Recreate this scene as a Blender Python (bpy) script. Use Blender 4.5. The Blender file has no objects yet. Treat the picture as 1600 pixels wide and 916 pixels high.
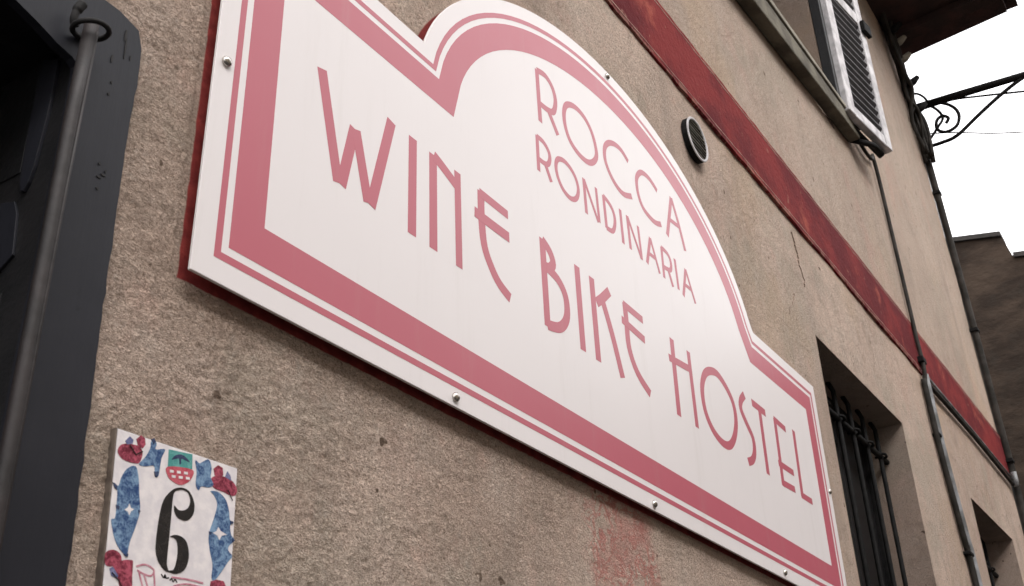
import bpy, math, random
import numpy as np
from mathutils import Matrix, Vector

random.seed(4); rng = np.random.default_rng(11)
scn = bpy.context.scene
COL = scn.collection

# ------------------------------------------------------------------ camera
cam_d = bpy.data.cameras.new('camera')
cam = bpy.data.objects.new('camera', cam_d); COL.objects.link(cam)
RIGHT = Vector((0.54891, -0.83528, -0.03185)); UP = Vector((-0.38018, -0.28340, 0.88042)); FWD = Vector((0.74442, 0.47117, 0.47312))
m = Matrix((RIGHT, UP, -FWD)).transposed().to_4x4(); m.translation = (0, 0, 1.6)
cam.matrix_world = m
cam_d.sensor_width = 36; cam_d.lens = 39.21
cam_d.clip_start = 0.02; cam_d.clip_end = 500
cam_d.dof.use_dof = True; cam_d.dof.focus_distance = 1.9; cam_d.dof.aperture_fstop = 20
scn.camera = cam
# ------------------------------------------------------------------ sky and sun (overcast)
SUN_EL, SUN_AZ = math.radians(44), math.radians(205)
world = bpy.data.worlds.new('World'); scn.world = world; world.use_nodes = True
wn = world.node_tree.nodes; wl = world.node_tree.links
bg = wn['Background']; sk = wn.new('ShaderNodeTexSky'); sk.sky_type = 'NISHITA'; sk.sun_disc = False
sk.sun_elevation = SUN_EL; sk.sun_rotation = SUN_AZ; sk.air_density = 1.0; sk.dust_density = 4.0; sk.ozone_density = 1.0
hs = wn.new('ShaderNodeHueSaturation'); hs.inputs['Saturation'].default_value = 0.12; hs.inputs['Value'].default_value = 1.0
mx = wn.new('ShaderNodeMix'); mx.data_type = 'RGBA'; mx.inputs[0].default_value = 0.65; mx.inputs[7].default_value = (9.2, 9.1, 9.2, 1)   # even cloud cover over the clear sky
wl.new(sk.outputs[0], hs.inputs['Color']); wl.new(hs.outputs[0], mx.inputs[6]); wl.new(mx.outputs[2], bg.inputs['Color'])
bg.inputs['Strength'].default_value = 0.15
sd = bpy.data.lights.new('sun', 'SUN'); sd.energy = 0.9; sd.angle = math.radians(35); sd.color = (1, .97, .93)
sun = bpy.data.objects.new('sun', sd); COL.objects.link(sun)
sdir = Vector((math.cos(SUN_EL)*math.sin(SUN_AZ), math.cos(SUN_EL)*math.cos(SUN_AZ), math.sin(SUN_EL)))
sun.rotation_euler = sdir.to_track_quat('Z', 'Y').to_euler(); sun.location = (0, -3, 12)
scn.view_settings.view_transform = 'Standard'; scn.view_settings.look = 'None'
scn.view_settings.gamma = 1; scn.view_settings.use_curve_mapping = False
scn.view_settings.exposure = 1.22

# ------------------------------------------------------------------ helpers
WO = {}                                  # world position of each object's origin
def link(name, me, org, parent=None):
    o = bpy.data.objects.new(name, me); COL.objects.link(o)
    org = Vector(org); WO[o.name] = org
    if parent: o.parent = parent; o.location = org - WO[parent.name]
    else: o.location = org
    return o
def tag(o, label=None, cat=None, group=None, kind=None):
    if label: o['label'] = label
    if cat: o['category'] = cat
    if group: o['group'] = group
    if kind: o['kind'] = kind
    return o
def thing(name, loc, label, cat, group=None):
    return tag(link(name, None, loc), label, cat, group)
class MB:
    """collects polygons in world metres and links them as one mesh object"""
    def __init__(s): s.v = []; s.f = []; s.sm = []
    def add(s, vs, fs, smooth=False):
        n = len(s.v); s.v += [tuple(p) for p in vs]; s.f += [[i+n for i in f] for f in fs]; s.sm += [smooth]*len(fs); return s
    def box(s, a, b):
        x0, y0, z0 = a; x1, y1, z1 = b
        vs = [(x0,y0,z0),(x1,y0,z0),(x1,y1,z0),(x0,y1,z0),(x0,y0,z1),(x1,y0,z1),(x1,y1,z1),(x0,y1,z1)]
        return s.add(vs, [(3,2,1,0),(4,5,6,7),(0,1,5,4),(1,2,6,5),(2,3,7,6),(3,0,4,7)])
    def hexa(s, bot, top):                # four bottom and four top corners, same winding
        return s.add(list(bot)+list(top), [(3,2,1,0),(4,5,6,7),(0,1,5,4),(1,2,6,5),(2,3,7,6),(3,0,4,7)])
    def prism(s, pts, y0, y1):            # outline in x,z (counter-clockwise from the street), front y0, back y1
        area = sum(pts[i-1][0]*pts[i][1]-pts[i][0]*pts[i-1][1] for i in range(len(pts)))
        if area < 0: pts = pts[::-1]
        n = len(pts); vs = [(x, y0, z) for x, z in pts]+[(x, y1, z) for x, z in pts]
        fs = [list(range(n)), list(range(2*n-1, n-1, -1))]+[((i+1) % n, i, n+i, n+(i+1) % n) for i in range(n)]
        return s.add(vs, fs)
    def tube(s, path, r, seg=8, closed=False, cap=True):
        P = [Vector(p) for p in path]; n = len(P); vs = []; fs = []
        R = r if isinstance(r, (list, tuple)) else [r]*n
        prev = None
        for i in range(n):
            if closed: t = P[(i+1) % n]-P[i-1]
            else: t = P[min(i+1, n-1)]-P[max(i-1, 0)]
            t.normalize()
            if prev is None:
                a = Vector((0, 0, 1)) if abs(t.z) < .8 else Vector((1, 0, 0)); u = t.cross(a).normalized()
            else: u = (prev - t*prev.dot(t)).normalized()
            prev = u; w = t.cross(u)
            for k in range(seg):
                an = 2*math.pi*k/seg; vs.append(P[i]+(u*math.cos(an)+w*math.sin(an))*R[i])
        for i in range(n if closed else n-1):
            for k in range(seg):
                a, b = i*seg+k, i*seg+(k+1) % seg; c, d = ((i+1) % n)*seg+(k+1) % seg, ((i+1) % n)*seg+k
                fs.append((a, b, c, d))
        if cap and not closed: fs += [list(range(seg-1, -1, -1)), list(range((n-1)*seg, n*seg))]
        return s.add(vs, fs, True)
    def stroke(s, pts, w, y0, y1):        # flat ribbon along x,z points, mitred
        P = [Vector((p[0], p[1])) for p in pts]; n = len(P); L = []; R = []
        closed = (P[0]-P[-1]).length < 1e-6
        if closed: P = P[:-1]; n -= 1
        for i in range(n):
            ta = (P[i]-P[i-1]) if (i > 0 or closed) else (P[1]-P[0]); tb = (P[(i+1) % n]-P[i]) if (i < n-1 or closed) else ta
            ta = ta.normalized(); tb = tb.normalized(); na = Vector((-ta.y, ta.x)); nb = Vector((-tb.y, tb.x))
            m_ = (na+nb).normalized(); k = w/2/max(.5, m_.dot(na)); L.append(P[i]+m_*k); R.append(P[i]-m_*k)
        if closed: 
            vs = []; fs = []
            for i in range(n): vs += [(L[i].x,y0,L[i].y),(R[i].x,y0,R[i].y),(L[i].x,y1,L[i].y),(R[i].x,y1,R[i].y)]
            for i in range(n):
                a, b = 4*i, 4*((i+1) % n); fs += [(a,a+1,b+1,b),(a+2,a,b,b+2),(a+1,a+3,b+3,b+1)]
            return s.add(vs, fs)
        return s.prism([(p.x, p.y) for p in R]+[(p.x, p.y) for p in L[::-1]], y0, y1)
    def build(s, name, mat, parent=None, origin=None, bevel=0, seg=2):
        a = np.array([tuple(p) for p in s.v]); org = Vector(origin) if origin is not None else Vector((a.max(0)+a.min(0))/2)
        me = bpy.data.meshes.new(name); me.from_pydata([tuple(Vector(p)-org) for p in s.v], [], s.f)
        me.polygons.foreach_set('use_smooth', s.sm); me.materials.append(mat); me.update()
        o = link(name, me, org, parent)
        if bevel:
            b = o.modifiers.new('bevel', 'BEVEL'); b.width = bevel; b.segments = seg; b.limit_method = 'ANGLE'; b.angle_limit = math.radians(35)
        return o
def copy_obj(o, at, parent=None):
    c = o.copy(); COL.objects.link(c); WO[c.name] = Vector(at)
    c.parent = parent; c.location = Vector(at)-(WO[parent.name] if parent else Vector((0,0,0))); return c
def smooth_path(pts, k=6, closed=False):
    P = [np.array(p, float) for p in pts]; n = len(P); out = []
    for i in range(n if closed else n-1):
        p0 = P[(i-1) % n] if (closed or i) else P[0]; p1 = P[i]; p2 = P[(i+1) % n]; p3 = P[(i+2) % n] if (closed or i < n-2) else P[-1]
        for j in range(k):
            t = j/k; out.append(tuple(.5*((2*p1)+(-p0+p2)*t+(2*p0-5*p1+4*p2-p3)*t*t+(-p0+3*p1-3*p2+p3)*t**3)))
    if not closed: out.append(tuple(P[-1]))
    return out

# ------------------------------------------------------------------ materials
class NT:
    def __init__(s, name, rough=.8, metal=0, spec=.5):
        s.m = bpy.data.materials.new(name); s.m.use_nodes = True; s.t = s.m.node_tree; s.b = s.t.nodes['Principled BSDF']
        s.b.inputs['Roughness'].default_value = rough; s.b.inputs['Metallic'].default_value = metal; s.b.inputs['Specular IOR Level'].default_value = spec
        s.pos = s.n('ShaderNodeNewGeometry').outputs['Position']
    def n(s, t, **k):
        o = s.t.nodes.new(t)
        for a, b in k.items(): setattr(o, a, b)
        return o
    def L(s, a, b): s.t.links.new(a, b)
    def inp(s, node, i, v):
        if isinstance(v, bpy.types.NodeSocket): s.L(v, node.inputs[i])
        else: node.inputs[i].default_value = v
    def math(s, op, a, b=0., c=None, clamp=False):
        o = s.n('ShaderNodeMath', operation=op, use_clamp=clamp); s.inp(o, 0, a); s.inp(o, 1, b)
        if c is not None: s.inp(o, 2, c)
        return o.outputs[0]
    def scale(s, v, off=(0,0,0)):
        o = s.n('ShaderNodeVectorMath', operation='MULTIPLY_ADD'); s.L(s.pos, o.inputs[0]); o.inputs[1].default_value = v; o.inputs[2].default_value = off
        return o.outputs[0]
    def noise(s, sc, detail=4, rough=.55, vec=None, dist=0):
        o = s.n('ShaderNodeTexNoise'); o.inputs['Scale'].default_value = sc; o.inputs['Detail'].default_value = detail
        o.inputs['Roughness'].default_value = rough; o.inputs['Distortion'].default_value = dist; s.L(vec or s.pos, o.inputs['Vector']); return o.outputs['Fac']
    def ramp(s, f, a, b):                 # 0 at a, 1 at b
        o = s.n('ShaderNodeMapRange', interpolation_type='SMOOTHSTEP'); s.inp(o, 0, f); s.inp(o, 1, a); s.inp(o, 2, b); return o.outputs[0]
    def mix(s, f, a, b, mode='MIX'):
        o = s.n('ShaderNodeMix', data_type='RGBA', blend_type=mode); s.inp(o, 0, f)
        for i, v in ((6, a), (7, b)):
            if isinstance(v, bpy.types.NodeSocket): s.L(v, o.inputs[i])
            else: o.inputs[i].default_value = (*v, 1)
        return o.outputs[2]
    def bump(s, h, dist, strength=1, prev=None):
        o = s.n('ShaderNodeBump'); o.inputs['Distance'].default_value = dist; o.inputs['Strength'].default_value = strength; s.L(h, o.inputs['Height'])
        if prev: s.L(prev, o.inputs['Normal'])
        return o.outputs[0]
    def sep(s):
        o = s.n('ShaderNodeSeparateXYZ'); s.L(s.pos, o.inputs[0]); return o.outputs
    def done(s, col, normal=None, rough=None):
        if isinstance(col, bpy.types.NodeSocket): s.L(col, s.b.inputs['Base Color'])
        else: s.b.inputs['Base Color'].default_value = (*col, 1)
        if normal: s.L(normal, s.b.inputs['Normal'])
        if rough is not None: s.L(rough, s.b.inputs['Roughness'])
        return s.m
def simple(name, c1, c2, sc=20, rough=.6, metal=0, bump=0.0, bsc=120, spec=.5):
    t = NT(name, rough, metal, spec); f = t.ramp(t.noise(sc, 5), .35, .65); col = t.mix(f, c1, c2)
    nr = t.bump(t.noise(bsc, 4), bump) if bump else None
    return t.done(col, nr)

def plaster(name, painted=True, shade=1.0):
    t = NT(name, .93, 0, .25)
    big = t.noise(1.1, 5, .6); streak = t.noise(1, 5, .6, t.scale((2.2, 2.2, .55))); mid = t.noise(9, 5, .65); fine = t.noise(70, 4, .6); pit_shade = t.noise(320, 3, .6)
    f = t.ramp(t.math('ADD', t.math('MULTIPLY', big, .5), t.math('MULTIPLY', streak, .5)), .36, .64)
    col = t.mix(f, (.52, .39, .315), (.72, .56, .46))
    col = t.mix(t.math('MULTIPLY', t.ramp(mid, .4, .75), .45), col, (.70, .58, .50))
    col = t.mix(t.math('MULTIPLY', t.ramp(t.noise(3.1, 6, .7), .56, .70), .5), col, (.38, .30, .25))
    blo = t.ramp(t.noise(13, 5, .7, dist=.8), .50, .66); col = t.mix(t.math('MULTIPLY', blo, .36), col, (.34, .265, .21))
    blp = t.ramp(t.noise(1, 5, .6, t.scale((16, 10, 14), (4, 4, 9))), .54, .70); col = t.mix(t.math('MULTIPLY', blp, .40), col, (.66, .44, .36))
    x = t.sep()
    st2 = t.ramp(t.noise(1, 6, .7, t.scale((5.5, 3, .8), (1, 2, 3))), .50, .68)
    col = t.mix(t.math('MULTIPLY', st2, .42), col, (.34, .275, .225))
    gr = t.ramp(t.noise(1, 5, .65, t.scale((2.6, 2, 3.0), (5, 2, 8))), .50, .64)
    col = t.mix(t.math('MULTIPLY', gr, .38), col, (.42, .38, .30))
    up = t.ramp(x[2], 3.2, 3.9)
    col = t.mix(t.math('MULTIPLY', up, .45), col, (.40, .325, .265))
    och = t.math('MULTIPLY', t.ramp(t.noise(1, 5, .65, t.scale((1.9, 1, 1.3), (3, 7, 2.4))), .50, .66), t.ramp(x[0], 1.5, 2.3))
    col = t.mix(t.math('MULTIPLY', och, .4), col, (.60, .43, .29))
    pk = t.ramp(t.noise(1, 4, .6, t.scale((3.1, 2, 2.2), (9, 1, 5))), .56, .72)
    col = t.mix(t.math('MULTIPLY', pk, .45), col, (.58, .37, .30))
    col = t.mix(t.math('MULTIPLY', t.ramp(fine, .52, .72), .30), col, (.52, .46, .40))
    groove_shade = t.noise(120, 4, .62, t.scale((1, 1, 1.6)), 1.5)
    col = t.mix(t.math('MULTIPLY', t.ramp(t.math('ABSOLUTE', t.math('SUBTRACT', groove_shade, .47)), .035, .0), .4), col, (.24, .165, .125))  # dark groove lines: crevice shade put into the colour
    col = t.mix(t.math('MULTIPLY', t.ramp(pit_shade, .53, .62), .55), col, (.20, .14, .105))  # dark specks: shade and dirt of the pits put into the colour
    col = t.mix(t.ramp(t.noise(34, 2, .5), .725, .75), col, (.16, .11, .08))
    red = None
    if painted:
        # old red paint behind the sign (an outline with a rough brushed edge)
        e = t.math('MULTIPLY_ADD', t.noise(45, 4, .6), .004, -.002)
        zz = t.math('ADD', x[2], e); xx = t.math('ADD', x[0], e)
        def win(v, a, b): return t.math('MULTIPLY', t.ramp(v, a-.0012, a+.0012), t.ramp(v, b+.0012, b-.0012))
        box1 = t.math('MULTIPLY', win(xx, .640, 2.655), win(zz, 2.152, 2.705))
        dx = t.math('DIVIDE', t.math('SUBTRACT', xx, 1.645), .652); dz = t.math('DIVIDE', t.math('SUBTRACT', zz, 2.60), .452)
        el = t.ramp(t.math('ADD', t.math('MULTIPLY', dx, dx), t.math('MULTIPLY', dz, dz)), 1.006, .994)
        el = t.math('MULTIPLY', el, t.ramp(zz, 2.6, 2.61)); red = t.math('MAXIMUM', box1, el)
        rc = t.mix(t.ramp(t.noise(45, 4), .35, .7), (.17, .020, .019), (.26, .038, .033))
        # faded scraps of an older red painting below it
        xw = t.math('MULTIPLY_ADD', t.noise(13, 4, .6), .16, t.math('ADD', x[0], -.07))
        pm = t.math('MULTIPLY', t.math('MULTIPLY', t.ramp(xw, 1.43, 1.49), t.ramp(xw, 1.71, 1.64)), t.ramp(zz, 2.16, 2.15))
        rn = t.noise(24, 5, .65, dist=1.2); lines = t.math('MULTIPLY', t.ramp(rn, .44, .50), t.ramp(rn, .58, .52))
        blot = t.ramp(t.noise(7, 5, .65), .38, .62)
        pm = t.math('MULTIPLY', pm, t.math('MAXIMUM', t.math('MULTIPLY', lines, .85), t.math('MULTIPLY', blot, .55)))
        col = t.mix(pm, col, (.52, .20, .17)); col = t.mix(red, col, rc)
    wv = t.scale((1, 1, 1.5)); g1 = t.noise(150, 5, .7, wv, 1.2); g2 = t.noise(95, 4, .6, wv, 2.0)
    pits = t.ramp(t.math('ABSOLUTE', t.math('SUBTRACT', g2, .5)), 0, .055)
    if shade < 1: col = t.mix(1.0, col, (shade, shade*.98, shade*.98), 'MULTIPLY')  # darker copy for the reveals: recess shade put into the colour
    h = t.math('ADD', t.math('MULTIPLY', g1, .9), t.math('MULTIPLY', pits, .28)); h = t.math('ADD', h, t.math('MULTIPLY', t.noise(380, 3), .25))
    n1 = t.bump(h, .0045, 1.0)
    if red is not None: t.L(t.math('MULTIPLY_ADD', red, -.7, 1.0), n1.node.inputs['Strength'])
    n1 = t.bump(t.noise(14, 4), .003, .35, n1)
    return t.done(col, n1)
M = {}
M['plaster'] = plaster('old_plaster'); M['plaster2'] = plaster('shaded_reveal_plaster', False, .62)
def stripe_mat():
    t = NT('red_band_paint', .85, 0, .12)
    col = t.mix(t.ramp(t.noise(1, 6, .65, t.scale((2.4, 2, 3))), .42, .62), (.10, .0105, .014), (.180, .022, .022))
    col = t.mix(t.math('MULTIPLY', t.ramp(t.noise(5, 5, .7), .55, .75), .8), col, (.34, .085, .06))
    col = t.mix(t.math('MULTIPLY', t.ramp(t.noise(90, 4, .7), .56, .7), .4), col, (.10, .02, .02))
    z = t.sep()[2]; edge_ = t.math('ADD', t.ramp(z, 3.345, 3.310), t.ramp(z, 3.50, 3.535))
    worn = t.ramp(t.math('ADD', t.noise(22, 5, .7), t.math('MULTIPLY', edge_, .16)), .64, .70)
    col = t.mix(t.math('MULTIPLY', worn, .45), col, (.30, .17, .13))
    return t.done(col, t.bump(t.noise(60, 6, .65), .004, .8))
M['band'] = stripe_mat()
M['pale'] = simple('scored_line', (.22, .09, .08), (.36, .22, .18), 30, .9)
def vinyl(name, c, r=.36):
    t = NT(name, r, 0, .36); f = t.noise(3, 3); col = t.mix(f, tuple(v*.96 for v in c), tuple(min(1, v*1.04) for v in c))
    col = t.mix(t.math('MULTIPLY', t.ramp(t.noise(1, 6, .7, t.scale((26, 8, 2.2))), .52, .75), .10), col, (.42, .37, .32))
    return t.done(col, t.bump(t.noise(2.2, 2), .004, .25), t.math('MULTIPLY_ADD', t.noise(25, 5, .7), .12, r-.06))
M['white'] = vinyl('sign_white', (.74, .695, .695)); M['pink'] = vinyl('sign_rose', (.46, .112, .148))
M['steel'] = simple('screw_steel', (.42, .40, .37), (.55, .52, .48), 300, .25, 1.0)
def dark_paint():
    t = NT('slate_grey_paint', .5, 0, .25)
    col = t.mix(t.ramp(t.noise(6, 5, .6), .35, .7), (.014, .0145, .020), (.021, .0215, .028))
    col = t.mix(t.math('MULTIPLY', t.ramp(t.noise(35, 5, .7), .62, .72), .6), col, (.009, .009, .011))
    return t.done(col, t.bump(t.noise(1, 5, .6, t.scale((60, 60, 9))), .0010, .6))
M['slate'] = dark_paint()
M['black'] = simple('black_wood_and_shade', (.006, .006, .007), (.012, .011, .012), 20, .5, 0, .001)
M['chip'] = simple('bare_dark_chip', (.006, .005, .005), (.014, .012, .012), 60, .8)
M['pole'] = simple('painted_iron_pole', (.009, .006, .006), (.020, .014, .014), 25, .6, 0, .0008, 90)
M['iron'] = simple('black_iron', (.004, .004, .004), (.010, .009, .009), 40, .75, 0, .001, 150, spec=.15)
M['glass'] = simple('dark_glass', (.006, .006, .007), (.010, .010, .011), 5, .45, spec=.15)
M['wood_dark'] = simple('dark_brown_wood', (.020, .009, .008), (.045, .016, .014), 8, .8, 0, .004, 30)
M['shutter'] = simple('weathered_white_shutter', (.34, .325, .335), (.56, .54, .55), 18, .65, 0, .001)
M['slat'] = simple('shutter_slat_paint', (.012, .010, .012), (.028, .023, .027), 30, .6)
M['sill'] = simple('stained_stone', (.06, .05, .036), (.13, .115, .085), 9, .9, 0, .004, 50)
M['sill_top'] = simple('highlit_sill_lip', (.17, .15, .12), (.26, .235, .19), 9, .9, 0, .003, 50)  # paler lip: the sill's edge highlight put into the colour
M['cable'] = simple('dark_cable', (.014, .012, .010), (.036, .031, .027), 15, .75, spec=.2)
M['zinc'] = simple('galvanised_pipe', (.11, .11, .11), (.30, .30, .31), 14, .6, .2)
M['slate_roof'] = simple('dark_roof_tile', (.014, .012, .011), (.03, .025, .022), 8, .9, 0, .01, 20)
M['crack'] = simple('plaster_crack', (.24, .17, .13), (.34, .25, .20), 90, .95)
def far_stone():
    t = NT('dark_rubble_stone', .95, 0, .2)
    st = t.noise(1, 6, .7, t.scale((1, 1.3, 3.2))); col = t.mix(t.ramp(st, .38, .66), (.022, .015, .011), (.052, .036, .026))
    col = t.mix(t.math('MULTIPLY', t.ramp(t.noise(6, 6, .7), .5, .7), .5), col, (.03, .025, .02))
    return t.done(col, t.bump(t.noise(1, 6, .65, t.scale((6, 6, 11))), .025, .6))
M['farstone'] = far_stone()
M['glaze'] = NT('tile_glaze', .14, 0, .5); _t = M['glaze']
M['glaze'] = _t.done(_t.mix(_t.ramp(_t.noise(90, 3), .35, .7), (.68, .64, .66), (.80, .75, .75)), _t.bump(_t.noise(120, 3), .0006, .5))
M['bisque'] = simple('shaded_tile_edge', (.10, .075, .06), (.17, .135, .11), 80, .9)  # tile sides darkened, their unlit look put into the colour
def wash(name, a, b, sc=220):
    t = NT(name, .18); f = t.math('ADD', t.math('MULTIPLY', t.noise(sc*.45, 4, .65, dist=1.0), .7), t.math('MULTIPLY', t.noise(sc*2.2, 3), .3)); return t.done(t.mix(t.ramp(f, .38, .64), a, b))
M['blue'] = wash('cobalt_wash', (.022, .06, .17), (.20, .32, .47)); M['crimson'] = wash('crimson_wash', (.12, .012, .028), (.46, .09, .14))
M['bud'] = wash('violet_wash', (.07, .09, .22), (.20, .20, .33)); M['ink'] = wash('black_glaze', (.008, .008, .010), (.02, .018, .018))
M['navy'] = wash('navy_ink', (.02, .035, .09), (.05, .07, .14)); M['teal'] = wash('teal_glaze', (.06, .26, .25), (.14, .38, .36))
M['rose'] = wash('rose_line', (.45, .16, .22), (.62, .33, .38)); M['check'] = wash('check_red', (.40, .05, .08), (.55, .13, .16))
M['earthen'] = simple('street_paving', (.055, .052, .05), (.09, .085, .08), 3, .9, 0, .01, 12)
M['opp'] = simple('ochre_render', (.34, .28, .22), (.46, .39, .31), 2, .9, 0, .006, 20)
LETTERS=[
  ["W",0,[[[0.7949,2.5072],[0.8338,2.3587]],[[0.8397,2.3588],[0.8591,2.4543]],[[0.8622,2.4548],[0.89,2.3591]],[[0.8956,2.358],[0.9316,2.5101]]]] ,
  ["I",0,[[[0.9781,2.5105],[0.9785,2.3563]]]] ,
  ["N",0,[[[1.0238,2.5092],[1.0251,2.3563]],[[1.0256,2.5086],[1.0454,2.5015],[1.0813,2.4864]],[[1.0817,2.5118],[1.0839,2.3556]]]] ,
  ["E",0,[[[1.1408,2.5099],[1.1409,2.4674],[1.1467,2.4206],[1.1655,2.3903],[1.1849,2.3732],[1.2115,2.3622]],[[1.1371,2.5069],[1.2127,2.5058]],[[1.1235,2.4669],[1.1484,2.4662],[1.2142,2.4666]]]] ,
  ["B",0,[[[1.3116,2.5123],[1.3148,2.3574]],[[1.3115,2.5103],[1.3327,2.4991],[1.342,2.4822],[1.333,2.4685],[1.32,2.4645]],[[1.3219,2.4642],[1.3543,2.4571],[1.375,2.4376],[1.3784,2.4089],[1.3696,2.3867],[1.3487,2.3692],[1.3139,2.3606]]]] ,
  ["I",0,[[[1.4202,2.5123],[1.4232,2.3578]]]] ,
  ["K",0,[[[1.4693,2.5124],[1.4729,2.3577]],[[1.5317,2.5124],[1.5034,2.4868],[1.4814,2.4694]],[[1.5019,2.4861],[1.5298,2.4275],[1.5556,2.3571]]]] ,
  ["E",0,[[[1.5876,2.5122],[1.5892,2.4754],[1.5902,2.4269],[1.6143,2.3878],[1.6588,2.3626]],[[1.5824,2.5092],[1.6566,2.5069]],[[1.5712,2.4743],[1.6572,2.467]]]] ,
  ["H",0,[[[1.7767,2.5165],[1.7734,2.3581]],[[1.8502,2.5175],[1.8512,2.3593]],[[1.7555,2.4697],[1.8477,2.479]]]] ,
  ["O",0,[[[1.9512,2.5121],[1.9894,2.5184],[2.0289,2.5025],[2.056,2.4766],[2.0591,2.4387],[2.0394,2.3986],[2.0081,2.3705],[1.9727,2.3641],[1.9339,2.3748],[1.9069,2.3988],[1.8968,2.4281],[1.9006,2.4624],[1.921,2.494],[1.9512,2.5121]]]] ,
  ["S",0,[[[2.1288,2.5197],[2.1042,2.4993],[2.0969,2.4769],[2.1197,2.4512],[2.1449,2.4261],[2.1425,2.395],[2.1243,2.3726],[2.0975,2.3608]]]] ,
  ["T",0,[[[2.1684,2.5161],[2.246,2.5153]],[[2.2109,2.5118],[2.2065,2.3632]]]] ,
  ["E",0,[[[2.3024,2.5202],[2.2983,2.44],[2.2933,2.36]],[[2.297,2.5185],[2.3674,2.5144]],[[2.2833,2.4108],[2.3768,2.4125]],[[2.2941,2.3677],[2.3679,2.3713]]]] ,
  ["L",0,[[[2.4233,2.5292],[2.4123,2.3658]],[[2.4052,2.3694],[2.478,2.3707]]]] ,
  ["R",1,[[[1.3231,2.8616],[1.3262,2.7505]],[[1.3239,2.8607],[1.3523,2.8672],[1.3748,2.8554],[1.3829,2.8311],[1.3745,2.8028],[1.355,2.7936],[1.3264,2.7907]],[[1.3559,2.7926],[1.3842,2.7574]]]] ,
  ["O",1,[[[1.4331,2.8551],[1.4591,2.8636],[1.4894,2.86],[1.5132,2.8424],[1.5252,2.8144],[1.5248,2.7921],[1.5089,2.7712],[1.4869,2.7597],[1.4568,2.7592],[1.4286,2.7702],[1.414,2.7919],[1.4109,2.8177],[1.4177,2.8407],[1.4331,2.8551]]]] ,
  ["C",1,[[[1.6605,2.8586],[1.6348,2.8704],[1.606,2.8686],[1.5789,2.855],[1.562,2.833],[1.5605,2.805],[1.576,2.782],[1.6011,2.7672],[1.6285,2.7645],[1.662,2.7775]]]] ,
  ["C",1,[[[1.7861,2.8569],[1.757,2.8685],[1.7261,2.8678],[1.7056,2.8554],[1.6912,2.8324],[1.6924,2.8001],[1.7086,2.776],[1.7401,2.7677],[1.7648,2.7687],[1.7884,2.7772]]]] ,
  ["A",1,[[[1.8552,2.8763],[1.8138,2.7633]],[[1.8552,2.8763],[1.8796,2.8229],[1.8978,2.7669]],[[1.831,2.8121],[1.8783,2.8171]]]] ,
  ["R",1,[[[1.3122,2.7136],[1.3123,2.6425]],[[1.312,2.7122],[1.332,2.7124],[1.3474,2.7032],[1.3514,2.69],[1.3448,2.6746],[1.3322,2.6688],[1.3124,2.6677]],[[1.3343,2.67],[1.3518,2.6417]]]] ,
  ["O",1,[[[1.3827,2.7065],[1.4022,2.7124],[1.4232,2.7083],[1.4383,2.6968],[1.445,2.6793],[1.4407,2.6613],[1.4293,2.6485],[1.4116,2.6428],[1.3912,2.6478],[1.3762,2.6627],[1.3705,2.6801],[1.3733,2.6959],[1.3827,2.7065]]]] ,
  ["N",1,[[[1.4676,2.7129],[1.4695,2.6399]],[[1.4684,2.712],[1.5125,2.6434]],[[1.5126,2.7171],[1.5159,2.6452]]]] ,
  ["D",1,[[[1.5399,2.7151],[1.5428,2.6463]],[[1.5398,2.7145],[1.565,2.7071],[1.5777,2.6923],[1.577,2.6708],[1.5655,2.6516],[1.5419,2.6473]]]] ,
  ["I",1,[[[1.6046,2.7184],[1.6061,2.6446]]]] ,
  ["N",1,[[[1.6324,2.7186],[1.6349,2.6463]],[[1.6333,2.7176],[1.6786,2.6457]],[[1.6758,2.7171],[1.6796,2.6446]]]] ,
  ["A",1,[[[1.7272,2.7155],[1.702,2.6473]],[[1.7272,2.7155],[1.7555,2.6485]],[[1.7121,2.6752],[1.7444,2.6763]]]] ,
  ["R",1,[[[1.7764,2.7184],[1.7748,2.6478]],[[1.7762,2.7176],[1.8037,2.7152],[1.8151,2.7011],[1.8086,2.6804],[1.7774,2.6742]],[[1.7975,2.6786],[1.813,2.6443]]]] ,
  ["I",1,[[[1.8364,2.7191],[1.8395,2.6496]]]] ,
  ["A",1,[[[1.887,2.7178],[1.8607,2.6445]],[[1.887,2.7178],[1.9185,2.6514]],[[1.8718,2.6766],[1.9086,2.678]]]] ,
]
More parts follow.
